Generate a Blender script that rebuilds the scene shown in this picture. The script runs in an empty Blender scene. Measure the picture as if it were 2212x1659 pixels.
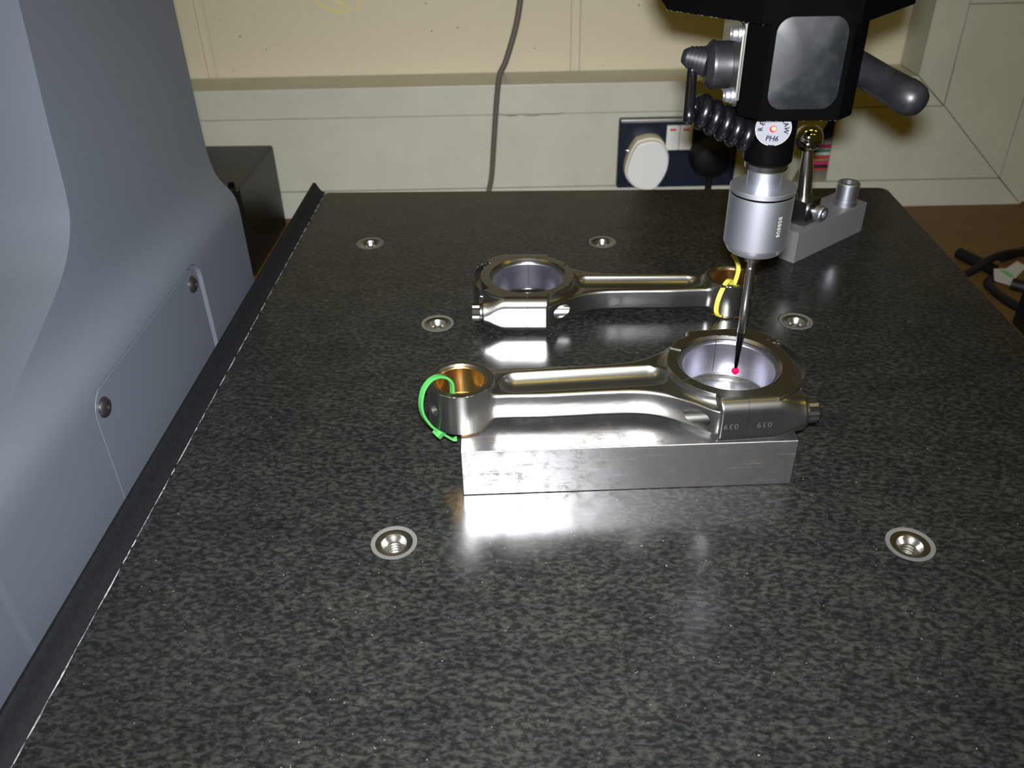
import bpy, bmesh, math, random
import numpy as np
from mathutils import Vector, Matrix
random.seed(7)
C = bpy.context.scene.collection
S = 0.001                                    # everything below is written in millimetres
# ------------------------------------------------------------------ camera
PITCH, YAW, ROLL, FPX = math.radians(33.8), math.radians(-1.99), math.radians(1.26), 1856.4
def cam_axes():
    cy, sy, cp, sp = math.cos(YAW), math.sin(YAW), math.cos(PITCH), math.sin(PITCH)
    fwd = Vector((sy*cp, cy*cp, -sp)); right = Vector((cy, -sy, 0)); down = fwd.cross(right)
    cr, sr = math.cos(ROLL), math.sin(ROLL)
    return cr*right + sr*down, -sr*right + cr*down, fwd
RT, DN, FW = cam_axes()
CAM = Vector((0, 0, 239.3))
camd = bpy.data.cameras.new('camera'); cam = bpy.data.objects.new('camera', camd); C.objects.link(cam)
camd.sensor_width = 36.0; camd.lens = FPX/2212*36.0; camd.clip_start = 0.005; camd.clip_end = 50
camd.dof.use_dof = True; camd.dof.focus_distance = 0.36; camd.dof.aperture_fstop = 22
def frame(right, up, back, loc):
    m = Matrix.Identity(4)
    for i in range(3):
        m[i][0] = right[i]; m[i][1] = up[i]; m[i][2] = back[i]; m[i][3] = loc[i]*S
    return m
cam.matrix_world = frame(RT, -DN, -FW, CAM)
bpy.context.scene.camera = cam
# ------------------------------------------------------------------ light: dim warm room, camera flash, ceiling lamps
vs = bpy.context.scene.view_settings
vs.view_transform = 'Standard'; vs.look = 'None'; vs.gamma = 1.0; vs.exposure = 0.0; vs.use_curve_mapping = False
wd = bpy.data.worlds.new('room_glow'); bpy.context.scene.world = wd; wd.use_nodes = True
bg = wd.node_tree.nodes['Background']; bg.inputs[0].default_value = (1.0, 0.74, 0.09, 1); bg.inputs[1].default_value = 0.030
fl = bpy.data.lights.new('camera_flash_offscreen', 'AREA'); fl.shape = 'RECTANGLE'; fl.size = 0.012; fl.size_y = 0.007
fl.energy = 4.2; fl.color = (0.95, 0.97, 1.0); fl.spread = math.radians(106)
flo = bpy.data.objects.new('camera_flash_offscreen', fl); C.objects.link(flo)
flo.matrix_world = frame(RT, -DN, -FW, CAM + RT*1.5 - DN*11.5 - FW*2)
for lx in (-900, 300, 1500):
    for ly in (-1300, 200):
        l = bpy.data.lights.new('ceiling_lamp_offscreen', 'AREA'); l.shape = 'RECTANGLE'; l.size = 0.55; l.size_y = 0.16
        l.energy = 1.75; l.color = (1.0, 0.72, 0.05)
        o = bpy.data.objects.new('ceiling_lamp_offscreen', l); C.objects.link(o); o.location = (lx*S, ly*S, 1.75)

# ------------------------------------------------------------------ materials
MATS = {}
def sock(n, name):
    return n.inputs[name]
def mat(name, col, rough=0.5, metal=0.0, spec=0.5, bump=None, noise=None, coat=0.0, emit=None, trans=0.0, aniso=0.0):
    """bump=(scale, strength, distance mm); noise=(scale, second colour, low, high[, stretch])"""
    m = bpy.data.materials.new(name); m.use_nodes = True; nt = m.node_tree; N = nt.nodes; Lk = nt.links
    b = N['Principled BSDF']
    b.inputs['Base Color'].default_value = (*col, 1); b.inputs['Roughness'].default_value = rough
    b.inputs['Metallic'].default_value = metal; b.inputs['Specular IOR Level'].default_value = spec
    b.inputs['Coat Weight'].default_value = coat; b.inputs['Transmission Weight'].default_value = trans
    b.inputs['Anisotropic'].default_value = aniso
    if emit: b.inputs['Emission Color'].default_value = (*emit[0], 1); b.inputs['Emission Strength'].default_value = emit[1]
    tc = None
    if bump or noise: tc = N.new('ShaderNodeTexCoord')
    if noise:
        mp = N.new('ShaderNodeMapping'); Lk.new(tc.outputs['Object'], mp.inputs[0])
        if len(noise) > 4: mp.inputs['Scale'].default_value = noise[4]
        t = N.new('ShaderNodeTexNoise'); t.inputs['Scale'].default_value = noise[0]; t.inputs['Detail'].default_value = 6; t.inputs['Roughness'].default_value = 0.65
        Lk.new(mp.outputs[0], t.inputs['Vector'])
        r = N.new('ShaderNodeValToRGB'); r.color_ramp.elements[0].position = noise[2]; r.color_ramp.elements[1].position = noise[3]
        r.color_ramp.elements[0].color = (*col, 1); r.color_ramp.elements[1].color = (*noise[1], 1)
        Lk.new(t.outputs['Fac'], r.inputs[0]); Lk.new(r.outputs[0], b.inputs['Base Color'])
    if bump:
        t = N.new('ShaderNodeTexNoise'); t.inputs['Scale'].default_value = bump[0]; t.inputs['Detail'].default_value = 4
        Lk.new(tc.outputs['Object'], t.inputs['Vector'])
        bp = N.new('ShaderNodeBump'); bp.inputs['Strength'].default_value = bump[1]; bp.inputs['Distance'].default_value = bump[2]*S
        Lk.new(t.outputs['Fac'], bp.inputs['Height']); Lk.new(bp.outputs[0], b.inputs['Normal'])
    MATS[name] = m
    return m
def granite_material():
    m = bpy.data.materials.new('granite'); m.use_nodes = True; N = m.node_tree.nodes; Lk = m.node_tree.links; b = N['Principled BSDF']
    tc = N.new('ShaderNodeTexCoord')
    def noise(scale, detail, rough, stretch, rot=0.0, dist=0.0):
        mp = N.new('ShaderNodeMapping'); mp.inputs['Scale'].default_value = stretch; mp.inputs['Rotation'].default_value = (0, 0, rot)
        Lk.new(tc.outputs['Object'], mp.inputs[0])
        t = N.new('ShaderNodeTexNoise'); t.inputs['Scale'].default_value = scale; t.inputs['Detail'].default_value = detail
        t.inputs['Roughness'].default_value = rough; t.inputs['Distortion'].default_value = dist
        Lk.new(mp.outputs[0], t.inputs['Vector']); return t
    def ramp(src, stops):
        r = N.new('ShaderNodeValToRGB'); e = r.color_ramp.elements
        while len(e) < len(stops): e.new(0.5)
        for k, (p, c) in enumerate(stops): e[k].position = p; e[k].color = (*c, 1)
        Lk.new(src, r.inputs[0]); return r
    a = noise(390, 7, 0.64, (0.8, 1.4, 1), 0.3, 0.35)
    r1 = ramp(a.outputs['Fac'], [(0.36, (0.0038, 0.0043, 0.0046)), (0.46, (0.0060, 0.0067, 0.0067)), (0.53, (0.0118, 0.0121, 0.0113)), (0.66, (0.0195, 0.0197, 0.0180))])
    b2 = noise(42, 3, 0.6, (1, 1.6, 1), 0.2)
    r2 = ramp(b2.outputs['Fac'], [(0.3, (0.62, 0.64, 0.64)), (0.7, (1.10, 1.06, 0.99))])
    mx = N.new('ShaderNodeMix'); mx.data_type = 'RGBA'; mx.blend_type = 'MULTIPLY'; mx.inputs[0].default_value = 1.0
    Lk.new(r1.outputs[0], mx.inputs[6]); Lk.new(r2.outputs[0], mx.inputs[7])
    c = noise(700, 2, 0.5, (1, 1, 1))
    r3 = ramp(c.outputs['Fac'], [(0.745, (0, 0, 0)), (0.79, (0.10, 0.10, 0.095))])
    ad = N.new('ShaderNodeMix'); ad.data_type = 'RGBA'; ad.blend_type = 'ADD'; ad.inputs[0].default_value = 1.0
    Lk.new(mx.outputs[2], ad.inputs[6]); Lk.new(r3.outputs[0], ad.inputs[7]); Lk.new(ad.outputs[2], b.inputs['Base Color'])
    d = noise(9, 4, 0.6, (1, 1, 1)); rr = ramp(d.outputs['Fac'], [(0.3, (0.17,)*3), (0.75, (0.27,)*3)])
    Lk.new(rr.outputs[0], b.inputs['Roughness']); b.inputs['Specular IOR Level'].default_value = 0.36
    bp = N.new('ShaderNodeBump'); bp.inputs['Strength'].default_value = 0.10; bp.inputs['Distance'].default_value = 0.03*S
    Lk.new(a.outputs['Fac'], bp.inputs['Height']); Lk.new(bp.outputs[0], b.inputs['Normal'])
    MATS['granite'] = m
granite_material()
def ground_steel():
    m = bpy.data.materials.new('ground_steel'); m.use_nodes = True; N = m.node_tree.nodes; Lk = m.node_tree.links; b = N['Principled BSDF']
    tc = N.new('ShaderNodeTexCoord'); b.inputs['Metallic'].default_value = 1
    def noise(scale, detail, stretch, rough=0.6):
        mp = N.new('ShaderNodeMapping'); mp.inputs['Scale'].default_value = stretch; Lk.new(tc.outputs['Object'], mp.inputs[0])
        t = N.new('ShaderNodeTexNoise'); t.inputs['Scale'].default_value = scale; t.inputs['Detail'].default_value = detail; t.inputs['Roughness'].default_value = rough
        Lk.new(mp.outputs[0], t.inputs['Vector']); return t
    def ramp(src, stops):
        r = N.new('ShaderNodeValToRGB'); e = r.color_ramp.elements
        while len(e) < len(stops): e.new(0.5)
        for k, (p, c) in enumerate(stops): e[k].position = p; e[k].color = (*c, 1)
        Lk.new(src, r.inputs[0]); return r
    blotch = noise(110, 8, (1, 1.3, 1.3), 0.74)
    r1 = ramp(blotch.outputs['Fac'], [(0.33, (0.10, 0.075, 0.06)), (0.41, (0.26, 0.245, 0.235)), (0.50, (0.37, 0.367, 0.375)), (0.66, (0.44, 0.44, 0.45))])
    mp = N.new('ShaderNodeMapping'); mp.inputs['Scale'].default_value = (0.55, 40, 40); mp.inputs['Rotation'].default_value = (0, math.radians(9), math.radians(7))
    Lk.new(tc.outputs['Object'], mp.inputs[0]); sn = N.new('ShaderNodeTexNoise'); sn.inputs['Scale'].default_value = 55; sn.inputs['Detail'].default_value = 2
    Lk.new(mp.outputs[0], sn.inputs['Vector']); r4 = ramp(sn.outputs['Fac'], [(0.66, (0, 0, 0)), (0.72, (0.30, 0.30, 0.31))])
    adm = N.new('ShaderNodeMix'); adm.data_type = 'RGBA'; adm.blend_type = 'ADD'; adm.inputs[0].default_value = 1.0
    Lk.new(r1.outputs[0], adm.inputs[6]); Lk.new(r4.outputs[0], adm.inputs[7]); Lk.new(adm.outputs[2], b.inputs['Base Color'])
    r2 = ramp(blotch.outputs['Fac'], [(0.35, (0.50,)*3), (0.46, (0.36,)*3), (0.7, (0.29,)*3)])
    Lk.new(r2.outputs[0], b.inputs['Roughness'])
    scr = noise(60, 4, (0.6, 22, 22))
    bp = N.new('ShaderNodeBump'); bp.inputs['Strength'].default_value = 0.5; bp.inputs['Distance'].default_value = 0.06*S
    Lk.new(scr.outputs['Fac'], bp.inputs['Height']); Lk.new(bp.outputs[0], b.inputs['Normal'])
    MATS['ground_steel'] = m
ground_steel()
mat('forged', (0.285, 0.28, 0.268), 0.28, 1.0, bump=(900, 0.14, 0.06), noise=(25, (0.235, 0.23, 0.215), 0.35, 0.75))
mat('bolt_steel', (0.26, 0.255, 0.25), 0.25, 1.0)
mat('babbitt', (0.34, 0.34, 0.39), 0.36, 1.0, noise=(60, (0.27, 0.27, 0.31), 0.4, 0.7, (1, 1, 3)))
mat('copper_edge', (0.55, 0.32, 0.20), 0.35, 1.0)
mat('bronze', (0.70, 0.46, 0.17), 0.24, 1.0, noise=(90, (0.58, 0.36, 0.12), 0.4, 0.75))
mat('engraved', (0.085, 0.085, 0.083), 0.6, 0.9)
mat('green_nylon', (0.022, 0.115, 0.026), 0.35, spec=0.5)
mat('yellow_nylon', (0.42, 0.36, 0.045), 0.4)
mat('satin_aluminium', (0.40, 0.415, 0.46), 0.40, 1.0, bump=(2600, 0.12, 0.02))
mat('bead_aluminium', (0.105, 0.105, 0.108), 0.6, 0.4)
mat('insert_steel', (0.36, 0.35, 0.33), 0.26, 1.0)
mat('insert_rim', (0.052, 0.051, 0.048), 0.5, 0.0, noise=(600, (0.055, 0.054, 0.05), 0.35, 0.7))
mat('chrome', (0.62, 0.62, 0.63), 0.06, 1.0)
mat('stainless', (0.55, 0.54, 0.53), 0.20, 1.0)
mat('carbide', (0.10, 0.10, 0.11), 0.18, 1.0)
mat('ruby', (0.42, 0.001, 0.045), 0.03, 0.0, 0.9, trans=0.35, coat=1.0)
mat('black_anodised', (0.0004, 0.0004, 0.0004), 0.8, 0.0, 0.01)
mat('black_gloss', (0.0005, 0.0005, 0.0006), 0.3, 0.0, 0.08)
mat('worn_edge', (0.45, 0.45, 0.44), 0.4, 1.0)
mat('window_plate', (0.0022, 0.0028, 0.0036), 0.33, 0.0, 0.5, noise=(190, (0.0075, 0.0086, 0.0096), 0.46, 0.8), bump=(300, 0.1, 0.05))
mat('black_rubber', (0.0030, 0.0034, 0.0042), 0.42, 0.0, 0.25, noise=(140, (0.0062, 0.0062, 0.0068), 0.45, 0.7))
mat('coil_rubber', (0.0012, 0.0012, 0.0018), 0.27, 0.0, 0.3)
mat('plate_steel', (0.20, 0.19, 0.175), 0.35, 1.0)
mat('label_silver', (0.075, 0.077, 0.087), 0.6, 0.0, 0.2)
mat('label_rim', (0.17, 0.165, 0.15), 0.5, 0.0, 0.2)
mat('print_dark', (0.002, 0.0018, 0.006), 0.8, 0.0, 0.05)
mat('led', (0.3, 0.08, 0.03), 0.3, emit=((1.0, 0.38, 0.12), 1.6))
mat('led_rim', (0.10, 0.003, 0.008), 0.3, emit=((0.9, 0.015, 0.04), 0.5))
mat('cover_plastic', (0.049, 0.056, 0.067), 0.43, 0.0, 0.4, bump=(1500, 0.10, 0.05))
mat('edge_strip', (0.0024, 0.0028, 0.0038), 0.6, 0.0, 0.18, noise=(500, (0.0045, 0.005, 0.0064), 0.4, 0.7))
mat('chipped_edge', (0.24, 0.24, 0.23), 0.7, noise=(300, (0.05, 0.05, 0.05), 0.45, 0.6))
mat('screw_dark', (0.06, 0.06, 0.06), 0.35, 0.9)
mat('box_black', (0.006, 0.005, 0.004), 0.33, 0.0, 0.3)
mat('trunking', (0.435, 0.43, 0.365), 0.40, 0.0, 0.4, noise=(14, (0.385, 0.38, 0.32), 0.4, 0.8))
mat('seam', (0.20, 0.19, 0.17), 0.8)
mat('block_paint', (0.52, 0.48, 0.35), 0.75, 0.0, 0.3, bump=(160, 0.45, 1.2), noise=(330, (0.44, 0.40, 0.285), 0.62, 0.75))
mat('mortar_paint', (0.52, 0.48, 0.35), 0.8, bump=(120, 0.4, 1.5))
mat('socket_navy', (0.008, 0.013, 0.024), 0.30, 0.0, 0.5)
mat('socket_rim', (0.42, 0.42, 0.43), 0.35, 0.7)
mat('white_plastic', (0.62, 0.63, 0.62), 0.35)
mat('cream_plastic', (0.58, 0.55, 0.44), 0.45)
mat('black_plug', (0.004, 0.004, 0.005), 0.5, 0.0, 0.3)
mat('red_mark', (0.55, 0.04, 0.015), 0.5)
mat('grey_cable', (0.085, 0.080, 0.062), 0.5)
mat('bench_wood', (0.125, 0.068, 0.018), 0.5, 0.0, 0.3, noise=(9, (0.10, 0.054, 0.014), 0.35, 0.7, (0.6, 9, 1)))
mat('floor_vinyl', (0.14, 0.13, 0.11), 0.6, noise=(6, (0.10, 0.095, 0.08), 0.4, 0.7))
mat('base_black', (0.02, 0.02, 0.022), 0.55)
for n_, c_ in (('magenta', (0.42, 0.02, 0.10)), ('green', (0.03, 0.16, 0.07)), ('white', (0.5, 0.5, 0.48)), ('red', (0.40, 0.035, 0.03)), ('tan', (0.26, 0.16, 0.07)), ('black', (0.01, 0.01, 0.01)), ('grey', (0.14, 0.14, 0.13))):
    mat('wire_' + n_, c_, 0.45)
mat('tag_white', (0.34, 0.34, 0.36), 0.5); mat('tag_green', (0.10, 0.30, 0.13), 0.5)
mat('pencil_yellow', (0.62, 0.53, 0.20), 0.8)

# ------------------------------------------------------------------ geometry helpers (mm in, metres out)
def link(name, me, m, parent=None):
    o = bpy.data.objects.new(name, me); C.objects.link(o)
    if m is not None:
        me.materials.clear()
        for k in (m if isinstance(m, (list, tuple)) else [m]): me.materials.append(MATS[k])
    if parent: o.parent = parent
    return o
def finish(me, angle=32):
    me.polygons.foreach_set('use_smooth', [True]*len(me.polygons))
    me.set_sharp_from_angle(angle=math.radians(angle)); me.update()
def weighted(o):
    md = o.modifiers.new('flat_faces', 'WEIGHTED_NORMAL'); md.keep_sharp = True; md.weight = 100; return o
class MB:
    def __init__(s): s.v = []; s.f = []; s.mi = []
    def add(s, vs_, fs_, M=None, mi=0):
        k = len(s.v)
        s.v += [tuple(M @ Vector(p)) if M is not None else tuple(p) for p in vs_]
        s.f += [tuple(i+k for i in f_) for f_ in fs_]; s.mi += [mi]*len(fs_); return s
    def box(s, x0, x1, y0, y1, z0, z1, M=None, mi=0):
        v_ = [(x, y, z) for x in (x0, x1) for y in (y0, y1) for z in (z0, z1)]
        return s.add(v_, [(0, 1, 3, 2), (4, 6, 7, 5), (0, 4, 5, 1), (2, 3, 7, 6), (0, 2, 6, 4), (1, 5, 7, 3)], M, mi)
    def lathe(s, prof, n=48, M=None, mi=0, close=False, a0=0.0, a1=None):
        """prof: list of (r, z) revolved about Z; close joins the last profile point to the first"""
        full = a1 is None; a1 = a0 + 2*math.pi if full else a1
        m_ = n if full else n+1; v_ = []; f_ = []; P = len(prof)
        for i in range(m_):
            a = a0 + (a1-a0)*i/n
            for r, z in prof: v_.append((r*math.cos(a), r*math.sin(a), z))
        for i in range(n):
            j = (i+1) % m_
            for k in range(P if close else P-1):
                l = (k+1) % P
                f_.append((i*P+k, j*P+k, j*P+l, i*P+l))
        if not full and close: f_.append(tuple(range(P))[::-1]); f_.append(tuple(n*P+k for k in range(P)))
        if full and not close:
            if prof[0][0] > 1e-6: f_.append(tuple(i*P for i in range(n))[::-1])
            if prof[-1][0] > 1e-6: f_.append(tuple(i*P+P-1 for i in range(n)))
        return s.add(v_, f_, M, mi)
    def prism(s, poly, h0, h1, M=None, mi=0):
        """poly in XY extruded from z=h0 to z=h1"""
        n = len(poly); v_ = [(x, y, h0) for x, y in poly] + [(x, y, h1) for x, y in poly]
        return s.add(v_, [tuple(range(n))[::-1], tuple(range(n, 2*n))] + [(i, (i+1) % n, n+(i+1) % n, n+i) for i in range(n)], M, mi)
    def tube(s, pts, r, n=12, M=None, mi=0, rads=None, closed=False):
        pts = [Vector(p) for p in pts]; K = len(pts); v_ = []; f_ = []; up = None
        for i, p in enumerate(pts):
            t = (pts[min(i+1, K-1)] - pts[max(i-1, 0)]).normalized()
            if up is None: up = Vector((0, 0, 1)) if abs(t.z) < 0.9 else Vector((0, 1, 0))
            x = t.cross(up).normalized(); up = x.cross(t).normalized(); rr = rads[i] if rads else r
            for k in range(n):
                a = 2*math.pi*k/n; v_.append(p + x*math.cos(a)*rr + up*math.sin(a)*rr)
        for i in range(K-1):
            for k in range(n):
                l = (k+1) % n; f_.append((i*n+k, i*n+l, (i+1)*n+l, (i+1)*n+k))
        f_.append(tuple(range(n))[::-1]); f_.append(tuple((K-1)*n+k for k in range(n)))
        return s.add(v_, f_, M, mi)
    def ribbon(s, pts, w, t, side, M=None, mi=0):
        """flat strap: width w along side vectors, thickness t"""
        pts = [Vector(p) for p in pts]; K = len(pts); v_ = []; f_ = []
        for i, p in enumerate(pts):
            tg = (pts[min(i+1, K-1)] - pts[max(i-1, 0)]).normalized()
            sd = Vector(side[i] if isinstance(side, list) else side); sd = (sd - tg*sd.dot(tg)).normalized(); nn = tg.cross(sd)
            for a, b in ((-1, -1), (1, -1), (1, 1), (-1, 1)): v_.append(p + sd*(a*w/2) + nn*(b*t/2))
        for i in range(K-1):
            for k in range(4): l = (k+1) % 4; f_.append((i*4+k, i*4+l, i*4+4+l, i*4+4+k))
        f_.append((3, 2, 1, 0)); f_.append(tuple((K-1)*4+k for k in range(4)))
        return s.add(v_, f_, M, mi)
    def mesh(s, name, bevel=0, seg=2, angle=32):
        me = bpy.data.meshes.new(name); bm = bmesh.new()
        vs_ = [bm.verts.new((x*S, y*S, z*S)) for x, y, z in s.v]
        for f_, k in zip(s.f, s.mi):
            try: fc = bm.faces.new([vs_[i] for i in f_]); fc.material_index = k
            except ValueError: pass
        bmesh.ops.remove_doubles(bm, verts=bm.verts, dist=1e-7)
        bmesh.ops.recalc_face_normals(bm, faces=bm.faces)
        if bevel:
            ed = [e for e in bm.edges if len(e.link_faces) == 2 and e.calc_face_angle(0) > math.radians(28)]
            bmesh.ops.bevel(bm, geom=ed, offset=bevel*S, segments=seg, affect='EDGES', profile=0.5, clamp_overlap=True)
        bm.to_mesh(me); bm.free(); finish(me, angle)
        return me
    def build(s, name, m, parent=None, bevel=0, seg=2, angle=32):
        o = link(name, s.mesh(name, bevel, seg, angle), m, parent)
        if bevel: weighted(o)
        return o
def T(x, y, z): return Matrix.Translation((x, y, z))
def RX(a): return Matrix.Rotation(math.radians(a), 4, 'X')
def RY(a): return Matrix.Rotation(math.radians(a), 4, 'Y')
def RZ(a): return Matrix.Rotation(math.radians(a), 4, 'Z')
def along(p, q):
    """matrix putting +Z along p->q with origin p"""
    p, q = Vector(p), Vector(q); return Matrix.Translation(p) @ (q-p).to_track_quat('Z', 'Y').to_matrix().to_4x4()
def thing(name, label, cat, loc=(0, 0, 0), rotz=0.0, group=None):
    o = bpy.data.objects.new(name, None); C.objects.link(o); o.empty_display_size = 0.02
    o.location = [c*S for c in loc]; o.rotation_euler = (0, 0, math.radians(rotz)); tag(o, label, cat, group); return o
def tag(o, label, cat, group=None):
    o['label'] = label; o['category'] = cat
    if group: o['group'] = group
    return o
def struct(o): o['kind'] = 'structure'; return o
def boolean(o, cutters, op='DIFFERENCE'):
    """apply boolean with throw-away cutter meshes"""
    tmp = []
    for cm in cutters:
        c = bpy.data.objects.new('cutter', cm); C.objects.link(c); c.matrix_world = o.matrix_world.copy(); tmp.append(c)
        md = o.modifiers.new('cut', 'BOOLEAN'); md.operation = op; md.object = c; md.solver = 'EXACT'
    bpy.context.view_layer.update()
    me = bpy.data.meshes.new_from_object(o.evaluated_get(bpy.context.evaluated_depsgraph_get()))
    mats = [m_ for m_ in o.data.materials]; o.modifiers.clear(); o.data = me
    me.materials.clear()
    for m_ in mats: me.materials.append(m_)
    for c in tmp: bpy.data.objects.remove(c)
    finish(me); return o
def bevel_mesh(o, off, seg=2, angle=28):
    bm = bmesh.new(); bm.from_mesh(o.data); bmesh.ops.remove_doubles(bm, verts=bm.verts, dist=1e-7)
    bmesh.ops.dissolve_limit(bm, angle_limit=math.radians(0.5), verts=bm.verts, edges=bm.edges)
    ed = [e for e in bm.edges if len(e.link_faces) == 2 and e.calc_face_angle(0) > math.radians(angle)]
    bmesh.ops.bevel(bm, geom=ed, offset=off*S, segments=seg, affect='EDGES', profile=0.5, clamp_overlap=True)
    bm.to_mesh(o.data); bm.free(); finish(o.data)
def text_mesh(txt, size, shear=0.0, spacing=1.0, align='CENTER', bold=0.0):
    cu = bpy.data.curves.new('txt', 'FONT'); cu.body = txt; cu.size = size; cu.shear = shear; cu.space_character = spacing
    cu.align_x = align; cu.align_y = 'CENTER'; cu.resolution_u = 3; cu.offset = bold
    o = bpy.data.objects.new('txt', cu); C.objects.link(o); bpy.context.view_layer.update()
    me = bpy.data.meshes.new_from_object(o.evaluated_get(bpy.context.evaluated_depsgraph_get()))
    v_ = [tuple(p.co) for p in me.vertices]; f_ = [tuple(p.vertices) for p in me.polygons]
    bpy.data.objects.remove(o); bpy.data.meshes.remove(me); return v_, f_
def arc(cx, cy, r, a0, a1, n):
    return [(cx + r*math.cos(math.radians(a0+(a1-a0)*i/n)), cy + r*math.sin(math.radians(a0+(a1-a0)*i/n))) for i in range(n+1)]
def rrect(x0, x1, y0, y1, r, n=6):
    return arc(x1-r, y0+r, r, -90, 0, n) + arc(x1-r, y1-r, r, 0, 90, n) + arc(x0+r, y1-r, r, 90, 180, n) + arc(x0+r, y0+r, r, 180, 270, n)
def smooth_path(pts, n=8):
    """Catmull-Rom through the points"""
    P = [Vector(p) for p in pts]; out = []
    for i in range(len(P)-1):
        p0, p1, p2, p3 = P[max(i-1, 0)], P[i], P[i+1], P[min(i+2, len(P)-1)]
        for k in range(n):
            t = k/n; out.append(0.5*((2*p1) + (p2-p0)*t + (2*p0-5*p1+4*p2-p3)*t*t + (3*p1-p0-3*p2+p3)*t**3))
    return out + [P[-1]]

# ------------------------------------------------------------------ the setting
WYAW, WO = 1.7, (100, 1045, 0)               # wall frame: u right, d away from the camera, z up
BENCH = -195.0
floor = struct(MB().box(-2000, 2200, -2000, 1300, -950, -930).build('floor', 'floor_vinyl'))
MW = T(*WO) @ RZ(WYAW)
wall = bpy.data.objects.new('wall_back', MB().box(-1500, 1500, 63.5, 190, -930, 1300).mesh('wall_back'))
C.objects.link(wall); wall.data.materials.append(MATS['mortar_paint']); wall.location = [c*S for c in WO]; wall.rotation_euler.z = math.radians(WYAW); struct(wall)
blk = MB().box(0, 440, 0, 20, 0, 216).mesh('block', 2.5, 2)
for row in range(-4, 6):
    z0 = -132 + row*225
    for k in range(-4, 4):
        u0 = -49.5 + 4.5 + k*450 + (225 if row % 2 else 0)
        if u0 < -1500 or u0 + 441.5 > 1500 or z0 < -930: continue
        b = weighted(link('block', blk, 'block_paint', wall)); b.location = (u0*S, 60*S, z0*S)
ym = MB()
for st_ in ([(-362, 61), (-358, 53), (-347, 46), (-338, 42.5), (-326, 41)], [(-352, 66), (-333, 52), (-318, 44)], [(-306, 64), (-309, 50), (-312, 42)]):
    q_ = smooth_path([(u, 59.9, z) for u, z in st_], 4); ym.ribbon(q_, 2.2, 0.3, (0, 0, 1))
ym.build('crayon_mark', 'pencil_yellow', wall)
sp_ = MB(); rs = random.Random(5)
for k in range(26):
    u, z, r_ = rs.uniform(-480, 330), rs.uniform(-28, 66), rs.uniform(0.5, 1.5)
    if abs(u+49.5) < 9: continue
    sp_.lathe([(0, 0), (r_, 0), (r_*0.7, 0.2), (0, 0.25)], 7, T(u, 60, z) @ RX(90))
o = sp_.build('wall_speck', 'seam', wall); o['kind'] = 'stuff'
# ------------------------------------------------------------------ workbench under everything
wb = thing('workbench', 'brown wooden workbench carrying the granite table in front of the wall', 'bench', (50, 400, -930))
MB().box(-900, 900, -560, 672, 700, 735).build('benchtop', 'bench_wood', wb, 2)
for sx in (-860, 800):
    for sy in (-520, 540): MB().box(sx, sx+60, sy, sy+60, 0, 700).build('leg', 'base_black', wb, 2)

# ------------------------------------------------------------------ granite surface table
gt = thing('granite_table', 'dark speckled granite surface table with threaded metal inserts', 'table', (50, 300, BENCH))
GZ = -BENCH                                   # local z of the granite top
X0, X1, Y0, Y1 = -160-50, 260-50, -40-300, 619-300
poly = arc(X1-7, Y1-7, 7, 0, 90, 6) + arc(X0+3, Y1-3, 3, 90, 180, 4) + arc(X0+3, Y0+3, 3, 180, 270, 4) + arc(X1-7, Y0+7, 7, 270, 360, 6)
slab = MB().prism(poly, GZ-105, GZ).build('slab', 'granite', gt)
INS = [(-111, 527), (43.6, 526.4), (-55.6, 419), (144, 419.5), (-56.4, 245.5), (144.4, 245.4)]
bpy.context.view_layer.update()
boolean(slab, [MB().lathe([(0, GZ-31), (9.2, GZ-31), (9.2, GZ+5), (0, GZ+5)], 40, T(x-50, y-300, 0)).mesh('c') for x, y in INS])
bevel_mesh(slab, 0.5, 2); slab.data.shade_flat()
prof = [(0, -30), (3.3, -30)]
for k in range(19):
    z = -29 + k*1.35
    prof += [(3.3, z), (3.95, z+0.45), (3.95, z+0.6), (3.3, z+1.05)]
prof += [(3.5, -2.9), (4.6, -1.6), (5.0, -0.7), (5.4, -0.5), (7.4, -0.25)]
core = MB().lathe(prof + [(7.4, -30)], 40, close=False).mesh('threaded_insert')
rimm = MB().lathe([(7.4, -3), (7.4, -0.2), (8.3, 0.0), (9.15, 0.0), (9.15, -3)], 40, close=True).mesh('rim')
for x, y in INS:
    o = link('threaded_insert', core, 'insert_steel', gt); o.location = ((x-50)*S, (y-300)*S, GZ*S)
    r = link('resin_rim', rimm, 'insert_rim', o)
MB().box(-190, 190, -320, 300, 0, GZ-105.2).build('base_frame', 'base_black', gt, 3)
# black edge strip along the granite's left edge
sp = [(-160.2, 0.02), (-162.0, 0.9), (-163.6, 2.6), (-165.0, 5.0), (-166.0, 7.1), (-166.9, 7.9), (-168.2, 7.7), (-169.3, 6.4), (-169.8, 4.0), (-170.0, -20), (-160.2, -20)]
MB().prism([(x-50, z+GZ) for x, z in sp], -(Y1), -(Y0), RX(90)).build('edge_strip', 'edge_strip', gt, angle=50)
# chipped pale edge of the granite beside the strip
rnd = random.Random(3); ch = MB(); y = Y0+2
while y < Y1-4:
    l = rnd.uniform(4, 22); w = rnd.uniform(0.15, 0.55)
    ch.prism([(X0-0.05, y), (X0+w*rnd.uniform(.4, 1), y+l*0.3), (X0+w, y+l*0.6), (X0-0.05, y+l)], GZ-0.2, GZ+0.03); y += l + (rnd.uniform(0, 3) if y > -100 else 0.3)
o = ch.build('chipped_edge', 'chipped_edge', gt); o['kind'] = 'stuff'

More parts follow.
